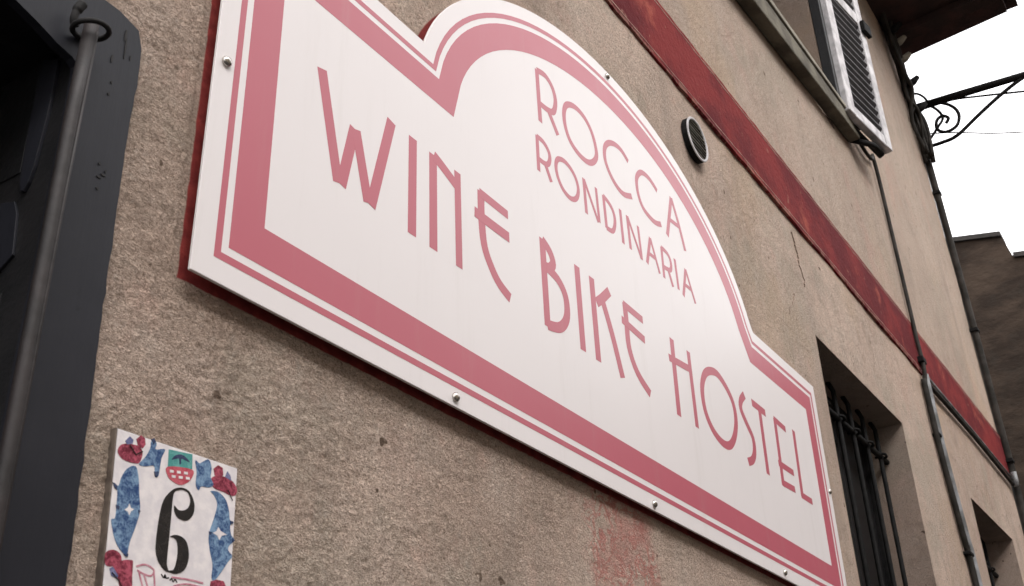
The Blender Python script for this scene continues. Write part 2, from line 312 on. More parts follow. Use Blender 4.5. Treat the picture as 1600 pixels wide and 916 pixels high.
TILE={"corners":[[0.5887,1.9744],[0.7353,1.9768],[0.7404,1.8617],[0.5968,1.8353]],"flower":[[[0.5926,1.9535],[0.5956,1.9596],[0.6043,1.963],[0.6146,1.9634],[0.6195,1.9587],[0.6175,1.9493],[0.612,1.9469],[0.6018,1.9466],[0.5953,1.9491]],[[0.6105,1.9693],[0.615,1.9742],[0.62,1.973],[0.6214,1.9672],[0.6189,1.9629],[0.6136,1.9631]],[[0.7035,1.9669],[0.7088,1.9721],[0.715,1.971],[0.7166,1.9639],[0.7127,1.96],[0.7059,1.961]],[[0.7023,1.9573],[0.7124,1.9624],[0.7271,1.962],[0.7352,1.9557],[0.7348,1.949],[0.7289,1.9466],[0.719,1.9478],[0.7058,1.9489]],[[0.595,1.8584],[0.5959,1.8641],[0.6031,1.8672],[0.6103,1.8648],[0.6123,1.8588],[0.6089,1.8557],[0.6017,1.8527],[0.5968,1.8533]],[[0.6112,1.8594],[0.6226,1.8624],[0.6245,1.8588],[0.6253,1.8494],[0.6257,1.8391],[0.6149,1.8372],[0.6107,1.845],[0.6037,1.8523]],[[0.7131,1.8551],[0.7135,1.8611],[0.72,1.864],[0.7293,1.8641],[0.7334,1.8588]]],"bud":[[[0.599,1.9641],[0.6032,1.9697],[0.6077,1.9676],[0.6072,1.9639],[0.6015,1.9613]],[[0.7189,1.9626],[0.7213,1.9693],[0.7259,1.9655],[0.7272,1.9611]],[[0.601,1.851],[0.6045,1.8529],[0.6108,1.8466],[0.6099,1.8439],[0.6038,1.8456]]],"leaf":[[[0.6292,1.9749],[0.6335,1.9717],[0.6333,1.9662],[0.6437,1.9692],[0.6408,1.9594],[0.64,1.9432],[0.636,1.9413],[0.6336,1.9503],[0.6244,1.9474],[0.6171,1.9475],[0.6231,1.9562],[0.627,1.9653],[0.6271,1.9716]],[[0.6804,1.9688],[0.6857,1.9675],[0.69,1.9706],[0.6966,1.9743],[0.7011,1.9671],[0.7011,1.9578],[0.7054,1.9516],[0.7,1.9474],[0.6909,1.946],[0.688,1.9416],[0.684,1.946],[0.6834,1.9586]]],"scroll":[[[0.6134,1.9447],[0.6184,1.9357],[0.6215,1.921],[0.6246,1.9066],[0.622,1.8909],[0.6182,1.8769],[0.6171,1.8654],[0.6141,1.8655],[0.6063,1.8711],[0.6006,1.8796],[0.5961,1.8915],[0.5996,1.894],[0.5995,1.9038],[0.598,1.9184],[0.5933,1.923],[0.5987,1.9228],[0.6004,1.9308],[0.605,1.9398]],[[0.7028,1.9445],[0.7121,1.946],[0.7223,1.9412],[0.7278,1.9315],[0.73,1.9229],[0.7348,1.9212],[0.7311,1.9176],[0.7333,1.9091],[0.7382,1.9048],[0.7318,1.898],[0.7316,1.8935],[0.7369,1.8892],[0.7318,1.882],[0.7239,1.87],[0.7178,1.8628],[0.7141,1.8646],[0.7138,1.8766],[0.7087,1.8895],[0.7058,1.903],[0.7097,1.9181],[0.7125,1.9332],[0.7079,1.9412]]],"star":[[[0.6123,1.9098],[0.6144,1.9066],[0.6181,1.9062],[0.6149,1.9034],[0.6139,1.8998],[0.6116,1.9026],[0.6079,1.9034],[0.6111,1.9061]],[[0.7162,1.9128],[0.7197,1.9096],[0.7282,1.908],[0.7214,1.9055],[0.7189,1.9009],[0.7161,1.9044],[0.7101,1.9057],[0.7144,1.9084]]],"tip":[[[0.592,1.9239],[0.5942,1.9238],[0.5974,1.922],[0.5974,1.9186],[0.5946,1.92]],[[0.5986,1.9056],[0.6027,1.9049],[0.6021,1.9024],[0.5995,1.9026]],[[0.6221,1.9068],[0.6251,1.9063],[0.6234,1.9038]],[[0.6131,1.8658],[0.6179,1.8668],[0.6179,1.8642],[0.6153,1.8642]],[[0.6267,1.9741],[0.6296,1.9759],[0.6322,1.9731],[0.6299,1.9702]],[[0.7306,1.9221],[0.7347,1.9221],[0.734,1.9198],[0.7312,1.9191]],[[0.7054,1.906],[0.7088,1.9063],[0.708,1.9035],[0.7062,1.9031]],[[0.7349,1.9058],[0.7387,1.9045],[0.7353,1.9023]],[[0.6343,1.9452],[0.6391,1.9465],[0.6385,1.9419],[0.636,1.9413]]],"crest_top":[[[0.6479,1.9705],[0.6763,1.9737],[0.6778,1.9593],[0.6492,1.9543]]],"crest_bird":[[[0.6525,1.9618],[0.6562,1.967],[0.6625,1.9696],[0.6683,1.9687],[0.674,1.9652],[0.6676,1.9656],[0.6636,1.9655],[0.6638,1.9608],[0.662,1.9604],[0.661,1.9648],[0.6567,1.9636]]],"crest_low":[[[0.649,1.954],[0.6776,1.959],[0.6783,1.9508],[0.6728,1.9445],[0.6661,1.941],[0.6576,1.9417],[0.6505,1.9452]]],"check":[[[0.6518,1.9518],[0.6561,1.9524],[0.6564,1.95],[0.6521,1.9493]],[[0.6546,1.9475],[0.6589,1.9482],[0.6592,1.9457],[0.6549,1.9451]],[[0.66,1.9531],[0.6643,1.9538],[0.6647,1.9513],[0.6603,1.9507]],[[0.6628,1.9488],[0.6672,1.9495],[0.6675,1.947],[0.6631,1.9464]],[[0.6683,1.9545],[0.6727,1.9551],[0.673,1.9527],[0.6686,1.952]],[[0.6711,1.9502],[0.6756,1.9508],[0.6759,1.9484],[0.6715,1.9478]]],"six":[[[0.6669,1.9387],[0.6596,1.9357],[0.6529,1.929],[0.6482,1.92],[0.6462,1.9049],[0.6458,1.8879],[0.6467,1.8764],[0.6502,1.8681],[0.6576,1.8613],[0.6641,1.8601],[0.6609,1.8661],[0.6602,1.8776],[0.66,1.8911],[0.6597,1.9064],[0.6591,1.9254],[0.6606,1.9331],[0.6672,1.9369]],[[0.6669,1.9387],[0.6748,1.9386],[0.681,1.9341],[0.685,1.9265],[0.6846,1.9175],[0.6797,1.9111],[0.6733,1.9092],[0.6665,1.9106],[0.6626,1.9149],[0.6618,1.9204],[0.6666,1.9176],[0.6731,1.9186],[0.6781,1.9227],[0.6794,1.9296],[0.6758,1.9358],[0.6705,1.9371],[0.6672,1.9369]],[[0.661,1.8913],[0.6656,1.894],[0.6732,1.8943],[0.6798,1.8911],[0.6839,1.8834],[0.6845,1.8733],[0.6806,1.8646],[0.6726,1.8601],[0.6641,1.8601],[0.6645,1.8615],[0.6689,1.8634],[0.6711,1.8706],[0.6712,1.8808],[0.6692,1.8883],[0.6654,1.8911]]],"ribbon":[[[0.6283,1.858],[0.6378,1.8615],[0.6476,1.8585],[0.6453,1.8532],[0.6371,1.8532],[0.6298,1.855]],[[0.6371,1.8532],[0.6398,1.8489],[0.6433,1.8423]],[[0.6311,1.8553],[0.638,1.8414]],[[0.6678,1.8562],[0.687,1.8578],[0.7048,1.8578]],[[0.6477,1.8577],[0.6508,1.8437]],[[0.671,1.849],[0.6855,1.8534],[0.7031,1.8538]]],"script":[[[0.6561,1.8569],[0.6586,1.8544],[0.6603,1.8569],[0.6621,1.8544],[0.6648,1.8553]],[[0.6662,1.8531],[0.668,1.8551],[0.67,1.8526],[0.6718,1.855],[0.6747,1.8527]]]}

# ================================================================== ground and street
g = MB().box((-60, -60, -.2), (80, 60, 0)).build('street', M['earthen']); tag(g, 'plain grey paved street below the house', kind='structure')

# ================================================================== the house with its plaster front
WY = .8                                                   # wall plane
house = thing('plastered_house', (2, 1.5, 0), 'brown rough plastered house wall with red painted band, barred windows and dark overhanging roof', 'house')
HOLES = [(2.852, 3.694, 1.0, 2.953), (4.63, 5.40, 1.0, 2.928), (2.55, 3.60, 4.12, 5.55), (-.44, .488, 0.0, 2.342)]
def edge(z): return float(np.interp(z, [0, 3.0, 3.5, 3.7, 4.13, 4.8, 5.2, 5.5, 5.9], [5.80, 5.78, 5.76, 5.74, 5.71, 5.63, 5.57, 5.52, 5.48]))
def vnoise(x, z, sx, sz, seed):
    r = np.random.default_rng(seed).random((257, 257)); u = x/sx; v = z/sz
    i = np.floor(u).astype(int); j = np.floor(v).astype(int); fu = u-i; fv = v-j; fu = fu*fu*(3-2*fu); fv = fv*fv*(3-2*fv)
    a = r[i % 257, j % 257]; b = r[(i+1) % 257, j % 257]; c = r[i % 257, (j+1) % 257]; d = r[(i+1) % 257, (j+1) % 257]
    return (a*(1-fu)+b*fu)*(1-fv)+(c*(1-fu)+d*fu)*fv
def axis(segs, must):
    out = []
    for a, b, f in segs:
        x = a
        while x < b: out.append(x); x += f(x)
    out.append(segs[-1][1]); must = sorted(set(must)); out = [v for v in out if min(abs(v-m_) for m_ in must) > .0009]
    return np.array(sorted(out+must))
gx = axis([(-1.6, .44, lambda x: .05), (.44, 5.8, lambda x: .0017*max(1, (x/.62))**2)], [h[0] for h in HOLES]+[h[1] for h in HOLES]+[-1.6])
gz = axis([(0, 1.7, lambda x: .06), (1.7, 2.85, lambda x: .0027), (2.85, 5.95, lambda x: .006+.008*(x-2.85))], [h[2] for h in HOLES]+[h[3] for h in HOLES])
X_, Z_ = np.meshgrid(gx, gz, indexing='ij')
E_ = np.interp(Z_, [0, 3.0, 3.5, 3.7, 4.13, 4.8, 5.2, 5.5, 5.9], [5.80, 5.78, 5.76, 5.74, 5.71, 5.63, 5.57, 5.52, 5.48])
XX = np.where(X_ > 5.40, 5.40+(X_-5.40)*(E_-5.40)/(5.8-5.40), X_)
n_a = vnoise(X_+.35*vnoise(X_, Z_, .03, .03, 5)*.03, Z_, .011, .0065, 1); n_b = vnoise(X_+Z_*.6, Z_-X_*.4, .015, .007, 2)
groove = np.exp(-((n_a-.5)/.11)**2)*vnoise(X_, Z_, .05, .04, 3)
groove2 = np.exp(-((n_b-.5)/.10)**2)*vnoise(X_, Z_, .06, .05, 9)
rough = np.clip(1.15-.35*(X_-.6), .25, 1)
rel = rough*(.0017*groove+.0015*groove2+.0011*vnoise(X_, Z_, .0075, .006, 4)) + .0022*vnoise(X_, Z_, .06, .05, 6)+.006*vnoise(X_, Z_, .45, .4, 7)-.004
painted = ((X_ > .632) & (X_ < 2.66) & (Z_ > 2.146) & (Z_ < 2.71)) | ((((X_-1.645)/.66)**2+((Z_-2.6)/.46)**2 < 1) & (Z_ > 2.6))
rel = np.where(painted, rel*.25+.0008, rel)               # brushed paint fills the roughcast
fade = np.ones_like(X_)
for a, b, c, d in HOLES:
    dist = np.maximum(np.maximum(a-X_, X_-b), np.maximum(c-Z_, Z_-d)); fade = np.minimum(fade, np.clip(dist/.02, 0, 1))
YY = WY+rel*fade
nx, nz = X_.shape; idx = np.arange(nx*nz).reshape(nx, nz)
xc = (X_[:-1, :-1]+X_[1:, 1:])/2; zc = (Z_[:-1, :-1]+Z_[1:, 1:])/2; keep = np.ones(xc.shape, bool)
for a, b, c, d in HOLES: keep &= ~((xc > a) & (xc < b) & (zc > c) & (zc < d))
q = np.stack([idx[:-1, :-1], idx[1:, :-1], idx[1:, 1:], idx[:-1, 1:]], -1)[keep]
org = Vector((2, .8, 3)); co = np.stack([XX-org.x, YY-org.y, Z_-org.z], -1).reshape(-1, 3)
me = bpy.data.meshes.new('front_wall'); me.vertices.add(len(co)); me.vertices.foreach_set('co', co.ravel())
me.loops.add(q.size); me.loops.foreach_set('vertex_index', q.ravel()); me.polygons.add(len(q))
me.polygons.foreach_set('loop_start', np.arange(0, q.size, 4)); me.polygons.foreach_set('loop_total', np.full(len(q), 4))
me.update(); me.validate(); me.polygons.foreach_set('use_smooth', np.ones(len(me.polygons), bool)); me.materials.append(M['plaster'])
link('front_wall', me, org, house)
w = MB()                                                  # gable end and back, following the leaning corner
zs = [0, 3.0, 3.5, 3.7, 4.13, 4.8, 5.2, 5.5, 5.95]
for z0, z1 in zip(zs, zs[1:]):
    w.add([(edge(z0), .8, z0), (edge(z0), 7, z0), (edge(z1), 7, z1), (edge(z1), .8, z1)], [(0, 1, 2, 3)])
w.add([(-1.6, 7, 0), (5.8, 7, 0), (5.48, 7, 5.95), (-1.6, 7, 5.95), (-1.6, .8, 0), (-1.6, .8, 5.95)], [(0, 3, 2, 1), (4, 5, 3, 0)])
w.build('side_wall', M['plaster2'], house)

# openings in the wall: reveals built as real recesses
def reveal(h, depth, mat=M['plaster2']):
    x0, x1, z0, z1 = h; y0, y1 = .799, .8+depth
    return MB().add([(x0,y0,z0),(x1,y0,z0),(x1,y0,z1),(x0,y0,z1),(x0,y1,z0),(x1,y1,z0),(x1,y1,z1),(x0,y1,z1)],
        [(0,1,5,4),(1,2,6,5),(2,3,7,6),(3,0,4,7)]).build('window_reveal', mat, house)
def window(h, depth, fw=.055):
    x0, x1, z0, z1 = h; y = .8+depth-.05; w_ = MB()
    w_.box((x0,y,z0),(x0+fw,y+.04,z1)).box((x1-fw,y,z0),(x1,y+.04,z1)).box((x0+fw,y,z1-fw),(x1-fw,y+.04,z1)).box((x0+fw,y,z0),(x1-fw,y+.04,z0+fw))
    xm = (x0+x1)/2; w_.box((xm-.03, y-.004, z0+fw), (xm+.03, y+.035, z1-fw))
    f = w_.build('window', M['iron'], house, bevel=.004)
    for a, b in ((x0+fw, xm-.03), (xm+.03, x1-fw)): MB().box((a, y+.015, z0+fw), (b, y+.02, z1-fw)).build('pane', M['glass'], f)
    MB().box((x0, y+.045, z0), (x1, y+.06, z1)).build('backing', M['black'], f)
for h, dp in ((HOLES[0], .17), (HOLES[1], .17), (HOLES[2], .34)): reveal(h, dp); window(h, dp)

# iron grilles in the two lower windows: uprights threaded through a cross bar
def grille(x0, x1, z0, z1, xs, zb, y):
    r = MB().tube([(x0-.0, y, zb), (x1+.0, y, zb)], .0095, 8).build('window_grille', M['iron'], house)
    tag(r, 'black iron window grille')
    for x in xs:
        MB().tube([(x, y-.001, z0), (x+.001, y, (z0+zb)/2), (x, y, z1-.03), (x, y+.012, z1+.0)], .0075, 8).build('bar', M['iron'], r)
        ring = [(x+.017*math.cos(a), y-.003+.017*math.sin(a), zb+.004*math.sin(2*a)) for a in [k*math.pi/5 for k in range(10)]]
        MB().tube(ring, .0045, 6, closed=True).build('collar', M['iron'], r)
grille(2.852, 3.694, 1.0, 2.953, [2.92, 3.06, 3.20, 3.34, 3.48, 3.62], 2.83, .874)
grille(4.63, 5.40, 1.0, 2.928, [4.70, 4.84, 4.98, 5.12, 5.26], 2.78, .90)

# red painted band with its scored edge lines
def wavy(x0, x1, z, amp, seed, step=.04):
    r = random.Random(seed); n = int((x1-x0)/step); return [(x0+(x1-x0)*i/n, z+r.uniform(-amp, amp)) for i in range(n+1)]
lo = wavy(-1.6, 5.775, 3.308, .0022, 1); hi = wavy(-1.6, 5.765, 3.532, .0022, 2)
b = MB(); n = len(lo)
vs = []
for (xa, za), (xb, zb) in zip(lo, hi):
    vs += [(xa, .801, za), (xa, .793, za+.003), (xb, .793, zb-.003), (xb, .801, zb)]
fs = []
for i in range(n-1):
    for k in range(3): fs.append((4*i+k, 4*(i+1)+k, 4*(i+1)+k+1, 4*i+k+1))
band = b.add(vs, fs).build('painted_band', M['band'], house); 
for z in (3.326, 3.514):
    MB().stroke(wavy(-1.6, 5.76, z, .0015, int(z*1000)), .003, .7922, .7945).build('scored_line', M['pale'], band)

# red-painted border, upper window sill, shutter
s = MB().hexa([(2.3, .752, 3.99), (3.80, .752, 4.172), (3.80, .801, 4.172), (2.3, .801, 3.99)], [(2.3, .752, 4.10), (3.80, .752, 4.232), (3.80, .801, 4.232), (2.3, .801, 4.10)])
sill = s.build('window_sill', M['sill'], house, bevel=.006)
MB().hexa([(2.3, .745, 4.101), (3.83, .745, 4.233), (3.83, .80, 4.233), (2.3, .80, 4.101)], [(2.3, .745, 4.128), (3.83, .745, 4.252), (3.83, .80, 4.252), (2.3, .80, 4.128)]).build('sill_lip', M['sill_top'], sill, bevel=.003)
# shutter, hinged at the right jamb and standing off the wall
H0 = Vector((3.632, .768, 4.205)); H1 = Vector((4.016, .714, 4.205)); ax = (H1-H0).normalized(); nr = Vector((ax.y, -ax.x, 0))
Wd = (H1-H0).length; Ht = 1.38
def sbox(mb, a0, a1, z0, z1, t0, t1):
    p = lambda a, t, z: tuple(H0+ax*a+nr*t+Vector((0, 0, z)))
    return mb.hexa([p(a0,t1,z0), p(a1,t1,z0), p(a1,t0,z0), p(a0,t0,z0)], [p(a0,t1,z1), p(a1,t1,z1), p(a1,t0,z1), p(a0,t0,z1)])
sh = link('shutter', None, H0)
sh.parent = house; sh.location = H0-WO[house.name]
# the two stiles, rails and louvres of the shutter
f = MB(); sbox(f, 0, .062, 0, Ht, 0, .035); sbox(f, Wd-.055, Wd, 0, Ht, 0, .035)
for z0, z1 in ((0, .052), (.64, .70), (Ht-.08, Ht)): sbox(f, .062, Wd-.055, z0, z1, .002, .033)
f.build('frame', M['shutter'], sh, bevel=.004)
for z0, z1 in ((.052, .64), (.70, Ht-.08)):
    k = 0; z = z0+.02
    while z < z1-.01:
        p = lambda a, t, zz: tuple(H0+ax*a+nr*t+Vector((0, 0, zz)))
        a0, a1 = .0625, Wd-.0555
        MB().hexa([p(a0,.030,z+.014), p(a1,.030,z+.014), p(a1,.006,z-.018), p(a0,.006,z-.018)], [p(a0,.030,z+.020), p(a1,.030,z+.020), p(a1,.006,z-.012), p(a0,.006,z-.012)]).build('slat', M['slat'], sh)
        z += .042+random.uniform(-.0025, .0025)
lb = MB(); sbox(lb, Wd-.05, Wd+.02, .60, .66, .036, .055); lb.build('latch', M['iron'], sh, bevel=.004)
hb = MB().box((3.60, .757, 4.26), (3.645, .7985, 5.6)); hb.build('dark_gap_strip', M['black'], house, bevel=.003)  # black strip filling the gap between window jamb and shutter
hk = MB(); hk.tube(smooth_path([(3.80, .79, 4.185), (3.83, .74, 4.165), (3.90, .725, 4.185), (3.99, .722, 4.196)]), .012, 8); hk.tube([(4.0, .73, 4.197), (3.70, .765, 4.197)], .011, 8)
hk.build('shutter_hook', M['iron'], sh)

# roof overhang: underside, fascia, verge and rafters
rf = MB().hexa([(-1.6, .20, 5.865), (5.60, .18, 5.875), (5.60, .83, 5.825), (-1.6, .83, 5.825)], [(-1.6, .20, 5.93), (5.60, .18, 5.93), (5.60, .83, 5.95), (-1.6, .83, 5.95)]).build('roof_soffit', M['wood_dark'], house)
roof = MB().hexa([(-1.8, .12, 5.931), (5.66, .12, 5.931), (5.66, 7.2, 5.951), (-1.8, 7.2, 5.951)], [(-1.8, .12, 5.97), (5.66, .12, 5.97), (5.66, 7.2, 6.9), (-1.8, 7.2, 6.9)]).build('roof', M['wood_dark'], house)
for i in range(12):
    x = -1.4+i*.61; MB().hexa([(x, .185, 5.815), (x+.09, .185, 5.815), (x+.09, .795, 5.775), (x, .795, 5.775)], [(x, .185, 5.862), (x+.09, .185, 5.862), (x+.09, .795, 5.823), (x, .795, 5.823)]).build('rafter', M['wood_dark'], house)

# cracks in the plaster
def crack(pts, w_):
    r = random.Random(len(pts)*7); P = smooth_path([(p[0], 0, p[1]) for p in pts], 6); P = [(p[0]+r.uniform(-.004, .004), p[2]) for p in P]
    return MB().stroke(P, w_, .7985, .803).build('crack', M['crack'], house)

# dark grey painted surround of the door, irregular outer edge
r_ = random.Random(8)
outer = [(.4975, 2.4090), (.520, 2.408), (.5465, 2.400), (.552, 2.380), (.5545, 2.357), (.5535, 2.32), (.5525, 2.284), (.5530, 2.251), (.5525, 2.235), (.5540, 2.215), (.5545, 2.17), (.5560, 2.07), (.5575, 2.02), (.5600, 1.948), (.5625, 1.831), (.563, 1.5), (.562, .9), (.56, 0)]
oo = []
for (xa, za), (xb, zb) in zip(outer, outer[1:]):
    k = max(1, int(abs(zb-za)/.012)) if za > 1.7 else 6
    for i in range(k): t = i/k; oo.append((xa+(xb-xa)*t+r_.uniform(-.0009, .0009), za+(zb-za)*t))
oo.append(outer[-1])
inner = [(.487, 0), (.487, 2.305), (.4855, 2.314), (.479, 2.319), (.461, 2.3235), (.440, 2.332), (.411, 2.3415), (.38, 2.345), (-.41, 2.345), (-.44, 2.33), (-.44, 0)]
ring = oo+inner+[(-.53, 0), (-.53, 2.41), (.45, 2.415)]
door = thing('dark_grey_doorway', (0, .8, 0), 'dark slate grey painted doorway surround at left edge with black recess beside the house number tile', 'doorway')
sur = MB().prism(ring, .792, .803).build('surround', M['slate'], door)
chips = MB()
for cx, cz, a, b_ in ((.5205, 2.345, .0012, .006), (.5315, 2.383, .0014, .009), (.5335, 2.368, .0010, .013), (.5235, 2.303, .0017, .0022), (.5245, 2.318, .0010, .002), (.527, 2.222, .0015, .0015), (.5325, 2.212, .0028, .0012), (.5285, 2.2075, .0024, .001), (.529, 2.195, .0016, .0017), (.5345, 2.217, .001, .0022), (.541, 2.36, .0008, .004)):
    chips.prism([(cx+a*math.cos(t)*random.uniform(.7, 1.2), cz+b_*math.sin(t)*random.uniform(.7, 1.2)) for t in [k*math.pi/5 for k in range(10)]], .7912, .7918)
tag(chips.build('paint_chips', M['chip'], sur), kind='stuff')
# jamb, seen at a glancing angle: stepped casing, its deep shade put in as black, with a round-ended grey moulding
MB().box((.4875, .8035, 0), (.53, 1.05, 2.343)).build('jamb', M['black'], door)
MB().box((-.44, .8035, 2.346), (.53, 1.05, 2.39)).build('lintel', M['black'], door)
mo = [(.832, 2.330), (.8045, 2.318), (.8035, 2.293), (.8040, 2.250), (.8065, 2.222), (.8085, 2.196), (.8125, 2.180), (.8175, 2.172), (.8225, 2.174), (.8265, 2.186), (.829, 2.22), (.831, 2.26)]
def jplate(pts, x0, x1, name, mat):
    pts = [(y*1.0235, 1.6+(z-1.6)*1.0235) for y, z in pts]; x0 += .011; x1 += .011
    n = len(pts); vs = [(x0, y, z) for y, z in pts]+[(x1, y, z) for y, z in pts]
    return MB().add(vs, [list(range(n)), list(range(2*n-1, n-1, -1))]+[((i+1) % n, i, n+i, n+(i+1) % n) for i in range(n)]).build(name, mat, door, bevel=.0004)
jplate(mo, .4725, .4763, 'moulding', M['slate'])
jplate([(.815, 2.105), (.822, 2.150), (.830, 2.166), (.90, 2.185), (.90, 2.08), (.835, 2.092)], .4735, .4763, 'casing_panel', M['slate'])
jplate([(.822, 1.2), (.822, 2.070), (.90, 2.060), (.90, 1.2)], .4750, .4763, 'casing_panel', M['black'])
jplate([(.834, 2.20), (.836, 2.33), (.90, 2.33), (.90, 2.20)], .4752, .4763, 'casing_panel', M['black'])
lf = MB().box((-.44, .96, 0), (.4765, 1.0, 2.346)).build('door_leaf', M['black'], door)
for z0, z1 in ((.25, 1.0), (1.12, 2.2)):
    for x0, x1 in ((-.36, -.04), (.05, .38)): MB().box((x0, .952, z0), (x1, .9605, z1)).build('door_panel', M['slate'], lf, bevel=.004)

# iron pole with its ring hook
pole = thing('iron_pole', (.482, .772, 1.0), 'round brown-grey iron pole standing in front of dark doorway, hung by a black ring', 'pole')
MB().tube([(.4790, .772, 1.0), (.4788, .772, 1.6), (.4785, .772, 1.94), (.4775, .772, 2.15), (.4777, .772, 2.25), (.4795, .7715, 2.352)], .0070, 20).build('rod', M['pole'], pole)
MB().tube([(.4832, .7664, 1.0), (.4818, .7664, 2.15), (.4836, .7664, 2.34)], .0016, 8).build('seam', M['pole'], pole)
rg = [(.480+.0165*math.cos(a), .772+.0165*math.sin(a), 2.343+.003*math.cos(a)) for a in [k*math.pi/10 for k in range(20)]]
hook = MB().tube(rg, .0028, 8, closed=True)
hook.tube(smooth_path([(.480, .7885, 2.343), (.482, .795, 2.347), (.483, .805, 2.35)]), .004, 8)
hook.tube(smooth_path([(.470, .783, 2.345), (.466, .781, 2.352), (.4665, .779, 2.362), (.470, .776, 2.372)]), [.004]*12+[.0052]*6+[.003], 8)
hook.build('ring_hook', M['chip'], pole)

# ================================================================== the hostel sign
SY = .781; KS = SY/.770
def sg(p): return (p[0]*KS, 1.6+(p[1]-1.6)*KS)      # front of the board lies 18 mm off the wall
sign = thing('hostel_sign', (1.63, SY, 2.145), 'large white arched sign with rose double border lettered ROCCA RONDINARIA WINE BIKE HOSTEL', 'sign')
arc = []
for k in range(53):
    a = math.pi*k/52; x = 1.6235+.6365*math.cos(a); z = 2.60+.444*math.sin(a)
    if z > 2.713 - (0 if x > 1.6 else .016): arc.append((x, z))
OUT = [(.630, 2.1470), (2.636, 2.1430), (2.641, 2.7160), (2.2440, 2.7140)]+arc+[(1.0030, 2.6970), (.631, 2.6960)]
OUT = [sg(p) for p in OUT]
def inset(P, d):
    n = len(P); out = []
    for i in range(n):
        p = Vector(P[i]); a = (p-Vector(P[i-1])).normalized(); b = (Vector(P[(i+1) % n])-p).normalized()
        na = Vector((-a.y, a.x)); nb = Vector((-b.y, b.x)); m_ = na+nb
        if m_.length < .05: out.append(tuple(p)); continue
        m_.normalize(); out.append(tuple(p+m_*(d/max(.35, m_.dot(na)))))
    return out
MB().prism(OUT, SY, SY+.004).build('board', M['white'], sign, bevel=.0006, seg=1)
def ring_mesh(P, Q, y, name, mat):
    n = len(P); vs = [(x, y, z) for x, z in P]+[(x, y, z) for x, z in Q]+[(x, y+.00015, z) for x, z in P]+[(x, y+.00015, z) for x, z in Q]
    fs = []
    for i in range(n):
        j = (i+1) % n; fs += [(i, j, n+j, n+i), (i, 2*n+i, 2*n+j, j), (n+i, n+j, 3*n+j, 3*n+i)]
    return MB().add(vs, fs).build(name, mat, sign)
ring_mesh(inset(OUT, .0275), inset(OUT, .0365), SY-.0002, 'thin_border', M['pink'])
ring_mesh(inset(OUT, .0462), inset(OUT, .0935), SY-.0002, 'thick_border', M['pink'])
NAMES = {0: .0168, 1: .0112}
for i, (ch, grp, strokes) in enumerate(LETTERS):
    mb = MB(); wd = .0178 if grp == 0 else (.0125 if i < 19 else .0103)
    for k, st in enumerate(strokes):
        st = [sg(p) for p in st]
        P = [(p[0], 0, p[1]) for p in st]; closed = st[0] == st[-1]
        if len(P) > 2: P = smooth_path(P[:-1] if closed else P, 4, closed)
        P = [(p[0], p[2]) for p in P]
        if closed: P.append(P[0])
        mb.stroke(P, wd*(.86 if (k and len(st) == 2 and ch in 'NEHAL') else 1), SY-.00022-.00006*k, SY-.00005)
    lt = mb.build('letter', M['pink'], sign); lt['label'] = 'letter %s' % ch
# screws with domed steel caps
def screw_mesh():
    mb = MB(); n = 16; prof = [(.0066, 0), (.0068, .0016), (.0060, .0034), (.0042, .0052), (.0018, .006)]
    vs = [(r*math.cos(2*math.pi*k/n), -h, r*math.sin(2*math.pi*k/n)) for r, h in prof for k in range(n)]; vs.append((0, -.0061, 0)); fs = []
    for i in range(len(prof)-1):
        for k in range(n): a, b = i*n+k, i*n+(k+1) % n; fs.append((a, b, b+n, a+n))
    t = (len(prof)-1)*n; fs += [(t+k, t+(k+1) % n, len(vs)-1) for k in range(n)]
    return mb.add([(x+sg((.6452, 2.4156))[0], y+SY, z+sg((.6452, 2.4156))[1]) for x, y, z in vs], fs, True)
SC = sg((.6452, 2.4156))
s0 = screw_mesh().build('screw', M['steel'], sign, origin=(SC[0], SY, SC[1]))
for x, z in ((1.0715, 2.1590), (1.6299, 2.1560), (2.2169, 2.1567), (1.600, 3.0305), (2.624, 2.4322), (.646, 2.683)):
    x, z = sg((x, z)); copy_obj(s0, (x, SY, z), sign)
for x, z in ((.72, 2.2), (1.3, 2.2), (1.9, 2.2), (2.56, 2.2), (.72, 2.6), (1.62, 2.95), (2.56, 2.6)):
    MB().tube([(x, SY+.004, z), (x, .806, z)], .009, 12).build('spacer', M['iron'], sign)

# ================================================================== house number tile
TY = .7915
tile = thing('house_number_tile', (.665, TY, 1.83), 'square white ceramic tile with black 6, blue scrolls and crimson flowers, by the grey doorway', 'number tile')
TC = [(.5969, 1.8235), (.7412, 1.829), (.7353, 1.9768), (.5887, 1.9744)]
MB().prism(TC, TY+.0012, .8035).build('tile_body', M['bisque'], tile, bevel=.0008)
MB().prism(inset(TC, .0012), TY, TY+.0011).build('glaze', M['glaze'], tile, bevel=.0005)
def decal(key, name, mat, lift=.0003):
    for i, poly in enumerate(TILE[key]):
        P = [(p[0], 0, p[1]) for p in poly]
        if len(P) > 6 and key not in ('star',): P = smooth_path(P, 4, True)
        MB().prism([(p[0], p[2]) for p in P], TY-lift-.00002*i, TY-.0001).build(name, mat, tile)
for key, name, mat, lift in (('flower', 'flower', M['crimson'], .0003), ('bud', 'bud', M['bud'], .0005), ('leaf', 'leaf', M['blue'], .00035), ('scroll', 'scroll', M['blue'], .0004),
    ('star', 'star', M['glaze'], .0006), ('tip', 'scroll_tip', M['navy'], .00075), ('crest_top', 'crest', M['teal'], .0003), ('crest_bird', 'crest_bird', M['navy'], .0005),
    ('crest_low', 'crest', M['check'], .0004), ('check', 'crest_check', M['glaze'], .0006), ('six', 'numeral', M['ink'], .0004)):
    decal(key, name, mat, lift)
